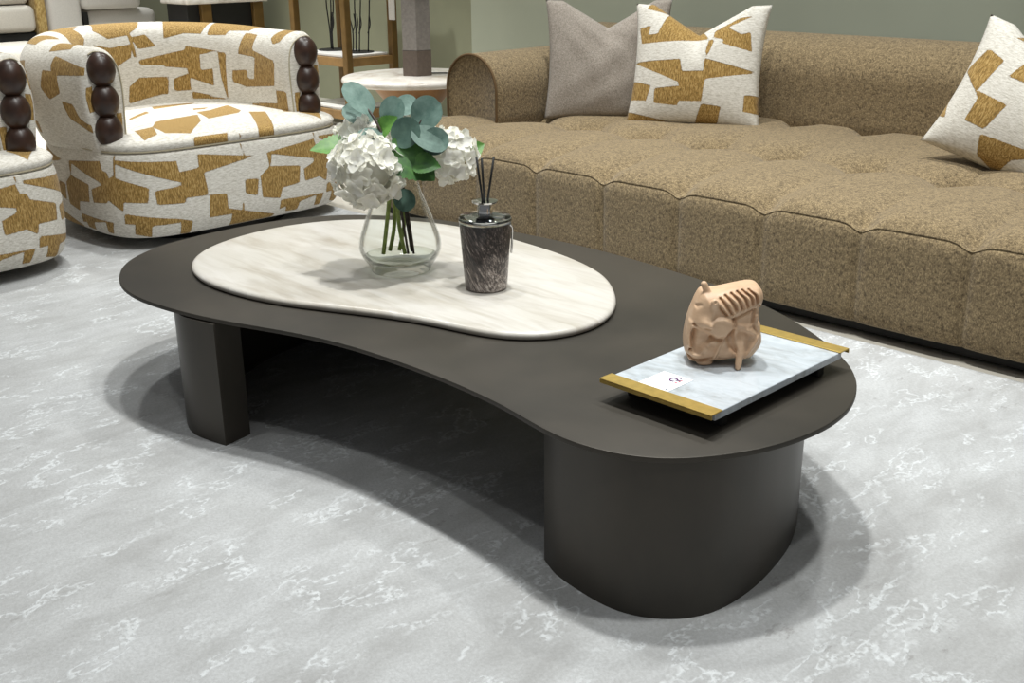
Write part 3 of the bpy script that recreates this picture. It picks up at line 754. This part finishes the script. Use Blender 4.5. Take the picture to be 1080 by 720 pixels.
# ------------------------------------------------------------------ tray
tr = empty('serving_tray', 'white onyx serving tray with two brass handles on the coffee table\'s right end', 'tray', (-1.195, 1.80, HT))
MB().box((-.132, -.228, .030), (.128, .222, .0455), .0012, 1).build('slab', M['onyx'], tr, smooth=False)
for sgn in (-1, 1):
    y = sgn*.232
    # brass strip: flange lapped over the slab's end with a short folded lip
    m_ = MB().box((-.136, min(y-sgn*.022, y+sgn*.014), .0457), (.132, max(y-sgn*.022, y+sgn*.014), .0485), .0008, 1)
    m_.box((-.136, min(y+sgn*.011, y+sgn*.014), .0385), (.132, max(y+sgn*.011, y+sgn*.014), .0456))
    m_.build('handle', M['brass'], tr, smooth=False)
    MB().box((-.115, min(sgn*.16, sgn*.185), .0004), (.112, max(sgn*.16, sgn*.185), .0299), .002, 1).build('foot', M['black'], tr, smooth=False)
cd = empty('price_card', 'small white price card with a purple mark lying on the tray', 'card', (-1.229, 1.625, HT+.0457))
MB().box((-.036, -.050, 0), (.036, .050, .0008)).build('card', M['paper'], cd, smooth=False)
def mark(bits, mat, name):
    m_ = MB()
    for x0, y0, x1, y1 in bits: m_.box((x0, y0, .0008), (x1, y1, .00105))
    m_.build(name, M[mat], cd, smooth=False)
lg = MB()
lg.tube([(.008+.008*math.cos(a), .024+.008*math.sin(a), .001) for a in np.linspace(.6, 5.4, 14)], .0016, 6)
lg.tube([(.012, .024, .001), (.022, .028, .001)], .0014, 6).tube([(.004, .037, .001), (.010, .040, .001), (.016, .038, .001)], .0014, 6)
lg.build('logo', M['ink'], cd)
mark([(.018, .012, .021, .020), (.020, .022, .023, .034)], 'inkred', 'caption')
mark([(.020, -.040, .025, -.034), (.026, -.028, .030, -.023)], 'inkgrey', 'print')

# ------------------------------------------------------------------ carved horse: signed-distance sculpt turned into a mesh with surface nets
def surface_nets(D, origin, h):
    s = D < 0; nx_, ny_, nz_ = D.shape
    cs = [(i, j, k) for i in (0, 1) for j in (0, 1) for k in (0, 1)]
    sub = lambda A_, c: A_[c[0]:nx_-1+c[0], c[1]:ny_-1+c[1], c[2]:nz_-1+c[2]]
    cnt = sum(sub(s, c).astype(int) for c in cs); act = (cnt > 0) & (cnt < 8)
    acc = np.zeros(act.shape+(3,)); num = np.zeros(act.shape)
    for a in cs:
        for ax in range(3):
            if a[ax] == 1: continue
            b = list(a); b[ax] = 1
            da, db = sub(D, a), sub(D, b); cr = (da < 0) != (db < 0)
            with np.errstate(divide='ignore', invalid='ignore'): t_ = np.where(cr, da/(da-db), 0)
            for k in range(3):
                acc[..., k] += np.where(cr, a[k]+(t_ if k == ax else 0), 0)
            num += cr
    idx = np.full(act.shape, -1); idx[act] = np.arange(act.sum())
    g = np.argwhere(act); V_ = (g+acc[act]/num[act][:, None])*h+np.array(origin); F_ = []
    for ax in range(3):
        sl0 = [slice(1, -1)]*3; e0 = [slice(None)]*3; e1 = [slice(None)]*3
        e0[ax] = slice(0, -1); e1[ax] = slice(1, None)
        cr = s[tuple(e0)] != s[tuple(e1)]
        o1, o2 = [k for k in range(3) if k != ax]
        for p in np.argwhere(cr):
            if p[o1] == 0 or p[o2] == 0 or p[o1] >= D.shape[o1]-1 or p[o2] >= D.shape[o2]-1: continue
            q = []
            for d1, d2 in ((1, 1), (0, 1), (0, 0), (1, 0)):
                r = p.copy(); r[o1] -= d1; r[o2] -= d2; q.append(idx[tuple(r)])
            if min(q) >= 0: F_.append(q)
    return V_, F_
hh = .0017
ax_ = np.arange(-.105, .09, hh); ay_ = np.arange(-.070, .072, hh); az_ = np.arange(-.006, .196, hh)
X, Y, Z = np.meshgrid(ax_, ay_, az_, indexing='ij'); PT = np.stack([X, Y, Z], -1)
def d_cap(a, b, ra, rb):
    a, b = np.array(a), np.array(b); e = b-a; t_ = np.clip(((PT-a)@e)/(e@e), 0, 1)
    return np.linalg.norm(PT-a-t_[..., None]*e, axis=-1)-(ra+(rb-ra)*t_)
def d_ell(c, r):
    q = PT-np.array(c); r = np.array(r); k0 = np.linalg.norm(q/r, axis=-1); k1 = np.linalg.norm(q/(r*r), axis=-1)+1e-9
    return k0*(k0-1)/k1
def smin(a, b, k): h_ = np.clip(.5+.5*(b-a)/k, 0, 1); return b*(1-h_)+a*h_-k*h_*(1-h_)
def smax(a, b, k): return -smin(-a, -b, k)
h3 = lambda a, b, z: (a, -b, z)            # right, towards viewer, up
q2 = lambda P, b=.02: [(-.118+.00016*b/.02*-20+.000302*x, .2025+.0067*b/.02-.000335*y) for x, y in P]
G2 = np.stack(np.meshgrid(ax_, az_, indexing='ij'), -1).reshape(-1, 2)
# outline of the carved block, rounded into a pillow of its own thickness
SIL = catmull(q2([(205, 140), (150, 260), (122, 380), (113, 490), (132, 575), (170, 600), (290, 598), (400, 585), (520, 588), (575, 565), (632, 480), (622, 380), (612, 260), (626, 160), (600, 100), (545, 84), (440, 100), (330, 122), (265, 125)], .012), 6, True)
d2 = sdf_poly(G2, [SIL]).reshape(len(ax_), len(az_))[:, None, :]
rr = .030
qa = np.maximum(d2+rr, 0); qb = np.maximum(np.abs(Y-.012)-.046+rr, 0)
D = np.sqrt(qa*qa+qb*qb)+np.minimum(np.maximum(d2+rr, np.abs(Y-.012)-.046+rr), 0)-rr
# relief carved into the faces: (polyline in sculpture coordinates, height, width)
def stroke(P, amp, sig):
    P = np.array(q2(catmull(P, 5) if len(P) > 2 else P)); d = np.full(len(G2), 9.)
    if len(P) == 1: d = np.linalg.norm(G2-P[0], axis=1)
    for a, b in zip(P, P[1:]):
        e = b-a; w_ = G2-a; t_ = np.clip(w_@e/max(e@e, 1e-12), 0, 1); d = np.minimum(d, np.linalg.norm(w_-t_[:, None]*e, axis=1))
    return (amp*.001*np.exp(-(d/(sig*.00032))**2)).reshape(len(ax_), len(az_))
def patch(P, amp, soft=14):
    d = sdf_poly(G2, [q2(catmull(P, 4, True))]); s_ = np.clip(.5-d/(soft*.00032*2), 0, 1)
    return (amp*.001*s_*s_*(3-2*s_)).reshape(len(ax_), len(az_))
R = 0
R = R+patch([(265, 320), (300, 290), (370, 285), (420, 325), (405, 375), (340, 415), (275, 405), (250, 370)], 9, 14)      # jaw disc
R = R+stroke([(425, 300), (432, 350), (400, 400), (345, 432), (285, 425)], -6, 12)
R = R+stroke([(285, 230), (272, 280), (262, 330)], 8, 22)+stroke([(235, 322)], 9, 34)                                     # brow ridge and eye
R = R+stroke([(165, 338), (215, 362), (262, 348)], -6, 9)
R = R+patch([(158, 372), (240, 378), (300, 415), (245, 470), (180, 515), (150, 470)], -13, 16)                            # hollow of the face
R = R+stroke([(138, 330), (128, 480)], 3, 14)+stroke([(180, 225), (200, 210)], -3, 9)
R = R+stroke([(150, 514)], -9, 11)+stroke([(160, 540), (205, 535), (245, 495)], 6, 13)
R = R+stroke([(140, 562), (200, 584), (285, 565)], -6, 9)+stroke([(225, 520), (250, 480)], -4, 9)
R = R+stroke([(375, 405), (335, 470), (300, 565)], 6, 11)+stroke([(290, 480)], -5, 26)
R = R+patch([(390, 410), (425, 365), (450, 440), (470, 520), (440, 520), (395, 470)], -10, 16)                            # behind the jaw
R = R+stroke([(390, 540)], 5, 55)+stroke([(345, 570), (460, 585)], -3, 10)
R = R+stroke([(428, 360), (445, 460), (485, 530)], 8, 13)+stroke([(515, 365), (590, 415), (545, 500), (510, 560)], 8, 14) # foreleg sinews
R = R+patch([(455, 385), (520, 385), (550, 430), (510, 500), (480, 500)], -6, 12)
R = R+stroke([(560, 235), (552, 330), (590, 405)], -7, 11)+stroke([(602, 220), (606, 340)], -6, 9)+stroke([(580, 280)], 4, 16)
R = R+stroke([(420, 300), (480, 268), (545, 235)], -6, 9)+stroke([(430, 330), (500, 345), (555, 340)], 3, 12)
for P in ([(295, 190), (325, 220), (372, 268)], [(330, 165), (370, 205), (408, 262)], [(365, 150), (410, 185), (440, 238)], [(405, 138), (450, 170), (480, 228)], [(445, 128), (490, 158), (512, 212)], [(480, 120), (528, 148), (545, 198)], [(520, 115), (560, 140), (575, 190)]):
    R = R+stroke(P, -7.5, 8)
    R = R+stroke([(x+17, y-6) for x, y in P], 4, 9)
face = np.clip((-Y+.012)/.022, 0, 1); face = face*face*(3-2*face)
R = np.asarray(R)
D = D-R[:, None, :]*face
back_w = np.clip((Y-.03)/.02, 0, 1)
D = D-R[:, None, :]*back_w*.6
D = smin(D, d_cap(h3(-.040, .006, .152), h3(-.053, .004, .181), .0082, .0068), .004)        # ears
D = smin(D, d_cap(h3(-.032, .028, .126), h3(-.036, .041, .151), .0092, .0080), .005)
D = smax(D, -d_ell(h3(-.0355, .050, .153), (.0046, .006, .0046)), .002)
D = smin(D, d_cap(h3(.028, .024, .066), h3(.017, .050, .006), .009, .0056), .012)           # free-standing foreleg
D = smin(D, d_ell(h3(-.046, .016, .006), (.017, .013, .0068)), .003)                        # tucked hoof
D = smax(D, -d_ell(h3(.012, .040, .0), (.026, .036, .010)), .006)                           # gap under the belly
D = smin(D, d_cap(h3(.028, .026, .058), h3(.017, .050, .005), .0072, .0056), .004)
D = smax(D, -Z, .001)
V, F = surface_nets(D, (ax_[0], ay_[0], az_[0]), hh)
hs = mesh('horse_sculpture', V, F, M['clay']); hs.location = (-1.210, 1.806, HT+.0458); hs.scale = (.98, .98, .925); hs.rotation_euler = (0, 0, ANG)
tag(hs, 'carved pale wooden horse with bowed head and ridged mane standing on the tray', 'sculpture')

# ------------------------------------------------------------------ side table with lamp
st = empty('side_table', 'round side table with pale marble top and honey wood cone base beside the sofa arm', 'side table', (-4.93, 4.10, 0))
MB().lathe([(0, .462), (.385, .462), (.40, .47), (.405, .482), (.40, .494), (.388, .50), (0, .50)], 80).build('tabletop', M['marble'], st, sh=50)
MB().lathe([(0, 0), (.26, 0), (.265, .012), (.22, .03), (.13, .12), (.11, .22), (.14, .33), (.225, .43), (.24, .462), (0, .462)], 64).build('base', M['conewood'], st, sh=60)
lp = empty('table_lamp', 'tall grey concrete faceted lamp on the marble side table', 'table lamp', (-4.93, 4.13, .50), ANG+.62)
def prism(r, z0, z1, n=4): return [(r, z0), (r, z1)]
def ngon(name, r, z0, z1, mat, n=4, bev=.003):
    P = [(r*math.cos(2*PI*k/n), r*math.sin(2*PI*k/n)) for k in range(n)]
    V = [(x, y, z) for z in (z0, z1) for x, y in P]
    F = grid_faces(2, n, cv=True)+[tuple(range(n)), tuple(range(n, 2*n))]
    o = mesh(name, V, F, mat, lp, smooth=False); return o
ngon('base', .092, 0, .137, M['concretedark'], 6)
ngon('column', .089, .139, .62, M['concrete'], 6)
MB().lathe([(0, .62), (.012, .62), (.012, .70), (0, .70)], 16).build('stem', M['brass'], lp)
MB().lathe([(.20, .66), (.16, .95), (.157, .95), (.197, .66)], 48, closed=True).build('lamp_shade', M['shade'], lp, sh=50)
MB().tube(catmull([(.07, -.01, .006), (.15, -.06, .005), (.21, -.13, .004), (.255, -.20, .004), (.28, -.235, .002), (.30, -.245, -.12), (.30, -.24, -.4)], 5), .004, 6).build('cord', M['black'], lp)

# ------------------------------------------------------------------ display stand with wire twigs
ds = empty('display_stand', 'golden wood display stand with white shelves and black wire twigs beyond the armchair', 'display stand', (-6.62, 4.88, 0))
for sx in (-1, 1):
    for sy in (-1, 1):
        MB().box((sx*.30-.026, sy*.20-.026, -.012), (sx*.30+.026, sy*.20+.026, 1.25), .004, 1).build('post', M['oakdark'], ds, smooth=False)
for z in (.46, .10, 1.22):
    r = MB()
    for sy in (-1, 1): r.box((-.272, sy*.20-.02, z-.055), (.272, sy*.20+.02, z))
    for sx in (-1, 1): r.box((sx*.30-.02, -.172, z-.055), (sx*.30+.02, .172, z))
    r.build('rail', M['oak'], ds, smooth=False)
    MB().box((-.269, -.172, z+.0005), (.269, .172, z+.018), .003, 1).build('shelf', M['white'], ds, smooth=False)
tw = []
for k, (x, y, lab) in enumerate(((-.17, .03, 'left-hand cluster of black wire twigs on the display stand\'s shelf'), (.12, .03, 'black wire twigs on the display stand nearer the lamp'))):
    w = empty('wire_twig_ornament', lab, 'ornament', (-6.62+x, 4.88+y, .4785), .3*k, 'wire twig ornaments')
    MB().lathe([(0, 0), (.11, 0), (.11, .006), (0, .006)], 32).build('base', M['black'], w, sh=40)
    for a, b, c in ((-.06, -.10, .02), (-.02, -.02, .0), (.03, .05, -.03), (.07, .09, .02)):
        t_ = MB().tube(catmull([(a, c, .005), (a+.012*math.sin(9*a+k), c, .15), (b, c+.01, .30), (b+.015, c, .46), (b-.005, c, .62)], 5), .0045, 6)
        t_.tube(catmull([(a+.003, c, .13), (a+.028, c, .19), (a+.022, c, .26)], 4), .0036, 6)
        t_.build('twig', M['black'], w)
tag(MB().box((-6.30, 5.035, .70), (-6.235, 5.045, 1.05), .002, 1).build('fabric_swatch', M['boucle'], smooth=False), 'white fabric swatch hanging from the display stand\'s rear post', 'swatch')

# ------------------------------------------------------------------ furniture far behind on the left
lc = empty('lounge_chair', 'white lounge chair with black metal leg behind the whole armchair', 'lounge chair', (-9.62, 4.30, 0))
MB().box((-.40, -.09, .46), (.34, .57, .70), .07, 4).build('seat', M['boucle'], lc)
MB().box((-.46, -.41, .16), (.42, -.13, 1.05), .05, 4).build('backrest', M['boucle'], lc)
MB().box((.02, -.125, .705), (.42, .40, .98), .05, 4).build('arm', M['boucle'], lc)
for x in (.385, -.36):
    MB().box((x-.02, -.127, -.012), (x+.02, -.085, .69 if x > 0 else .45)).build('leg', M['black'], lc, smooth=False)
    MB().box((x-.02, .50, -.012), (x+.02, .54, .50)).build('leg', M['black'], lc, smooth=False)
cs_ = empty('upholstered_chair', 'cream upholstered chair with gold printed edge at the photo\'s top left corner', 'chair', (-9.62, 3.37, 0))
MB().box((-.4, -.75, .56), (.42, .415, .765), .05, 4).build('seat', M['cream'], cs_)
MB().box((-.42, -.75, .77), (.36, .415, 1.08), .06, 4).build('backrest', M['cream'], cs_)
MB().box((.20, .42, .40), (.42, .50, 1.12), .02, 3).build('side_panel', M['goldprint'], cs_)
MB().box((-.38, -.72, .36), (.38, .41, .555), .01, 2).build('frame', M['black'], cs_, smooth=False)
for x in (-.36, .36):
    for y in (-.70, .36): MB().box((x-.02, y-.02, -.012), (x+.02, y+.02, .36)).build('leg', M['black'], cs_, smooth=False)
ot = empty('ottoman', 'low cream ottoman behind the cut-off armchair', 'ottoman', (-8.84, 3.28, 0))
MB().box((-.34, -.40, .08), (.30, .42, .505), .07, 4).build('cushion', M['cream'], ot)
MB().box((-.30, -.35, -.012), (.30, .37, .08)).build('base', M['black'], ot, smooth=False)
cn = empty('console_table', 'black fronted console with white marble top and gold legs behind the armchair', 'console table', (-8.6, 4.80, 0))
MB().box((-.06, -.17, .20), (.26, .50, .757), .004, 1).build('cabinet', M['black'], cn, smooth=False)
MB().box((-.09, -.21, .7585), (.33, .55, .80), .012, 2).build('tabletop', M['marble'], cn, smooth=False)
for x in (.285, -.085):
    for y in (-.02, .46): MB().box((x-.022, y-.045, -.012), (x+.022, y+.045, .758), .003, 1).build('leg', M['oakdark'], cn, smooth=False)
tag(MB().box((-8.46, 4.86, .8005), (-8.34, 5.02, .86), .004, 1).build('box', M['orange'], smooth=False), 'small amber box on the console table\'s white top', 'box')

# ------------------------------------------------------------------ light
w = bpy.data.worlds.new('showroom'); sc.world = w; w.use_nodes = True
bg = w.node_tree.nodes['Background']; bg.inputs[0].default_value = (.95, .98, 1., 1); bg.inputs[1].default_value = .4
def area(x, y, power, size=.22, z=3.0, col=(.98, 1, .975), aim=None, spread=150):
    l = bpy.data.lights.new('ceiling_spot', 'AREA'); l.shape = 'DISK'; l.size = size; l.energy = power; l.color = col; l.spread = math.radians(spread)
    o = bpy.data.objects.new('ceiling_spot', l); COL.objects.link(o); o.location = (x, y, z)
    if aim is not None: o.rotation_euler = (Vector(aim)-Vector((x, y, z))).to_track_quat('-Z', 'Y').to_euler()
for x, y, p, sp in ((-1.9, 2.0, 114, 110), (-.5, 1.9, 66, 110), (-3.1, 1.95, 52, 110), (.4, .2, 36, 110), (-2.4, -.3, 18, 110), (-1.4, 3.65, 42, 75), (-3.2, 3.75, 44, 75), (-5.0, 2.2, 62, 100), (-7.0, 2.9, 260, 75), (-9.8, 4.4, 60, 100), (-5.6, 4.5, 45, 110)):
    area(x, y, p, z=4.6, spread=sp)

# ------------------------------------------------------------------ camera
cam = bpy.data.cameras.new('camera'); co = bpy.data.objects.new('camera', cam); COL.objects.link(co)
f_px = 1170.; cam.sensor_width = 36; cam.lens = f_px/1080*36; cam.clip_start = .02; cam.clip_end = 100
pi_a, ro_a, ya_a = (math.radians(a) for a in (19.79, -.57, 44.58)); hd = PI-ya_a
Fv = Vector((math.cos(hd)*math.cos(pi_a), math.sin(hd)*math.cos(pi_a), -math.sin(pi_a)))
Rv = Vector((math.sin(hd), -math.cos(hd), 0)); Uv = Rv.cross(Fv)
R2 = Rv*math.cos(ro_a)+Uv*math.sin(ro_a); U2 = Uv*math.cos(ro_a)-Rv*math.sin(ro_a)
mw = Matrix((R2, U2, -Fv)).transposed().to_4x4(); mw.translation = Vector((0, 0, 1.2)); co.matrix_world = mw
sc.camera = co

vs = sc.view_settings
vs.view_transform = 'Standard'; vs.look = 'None'; vs.gamma = 1; vs.use_curve_mapping = False; vs.exposure = -1.25
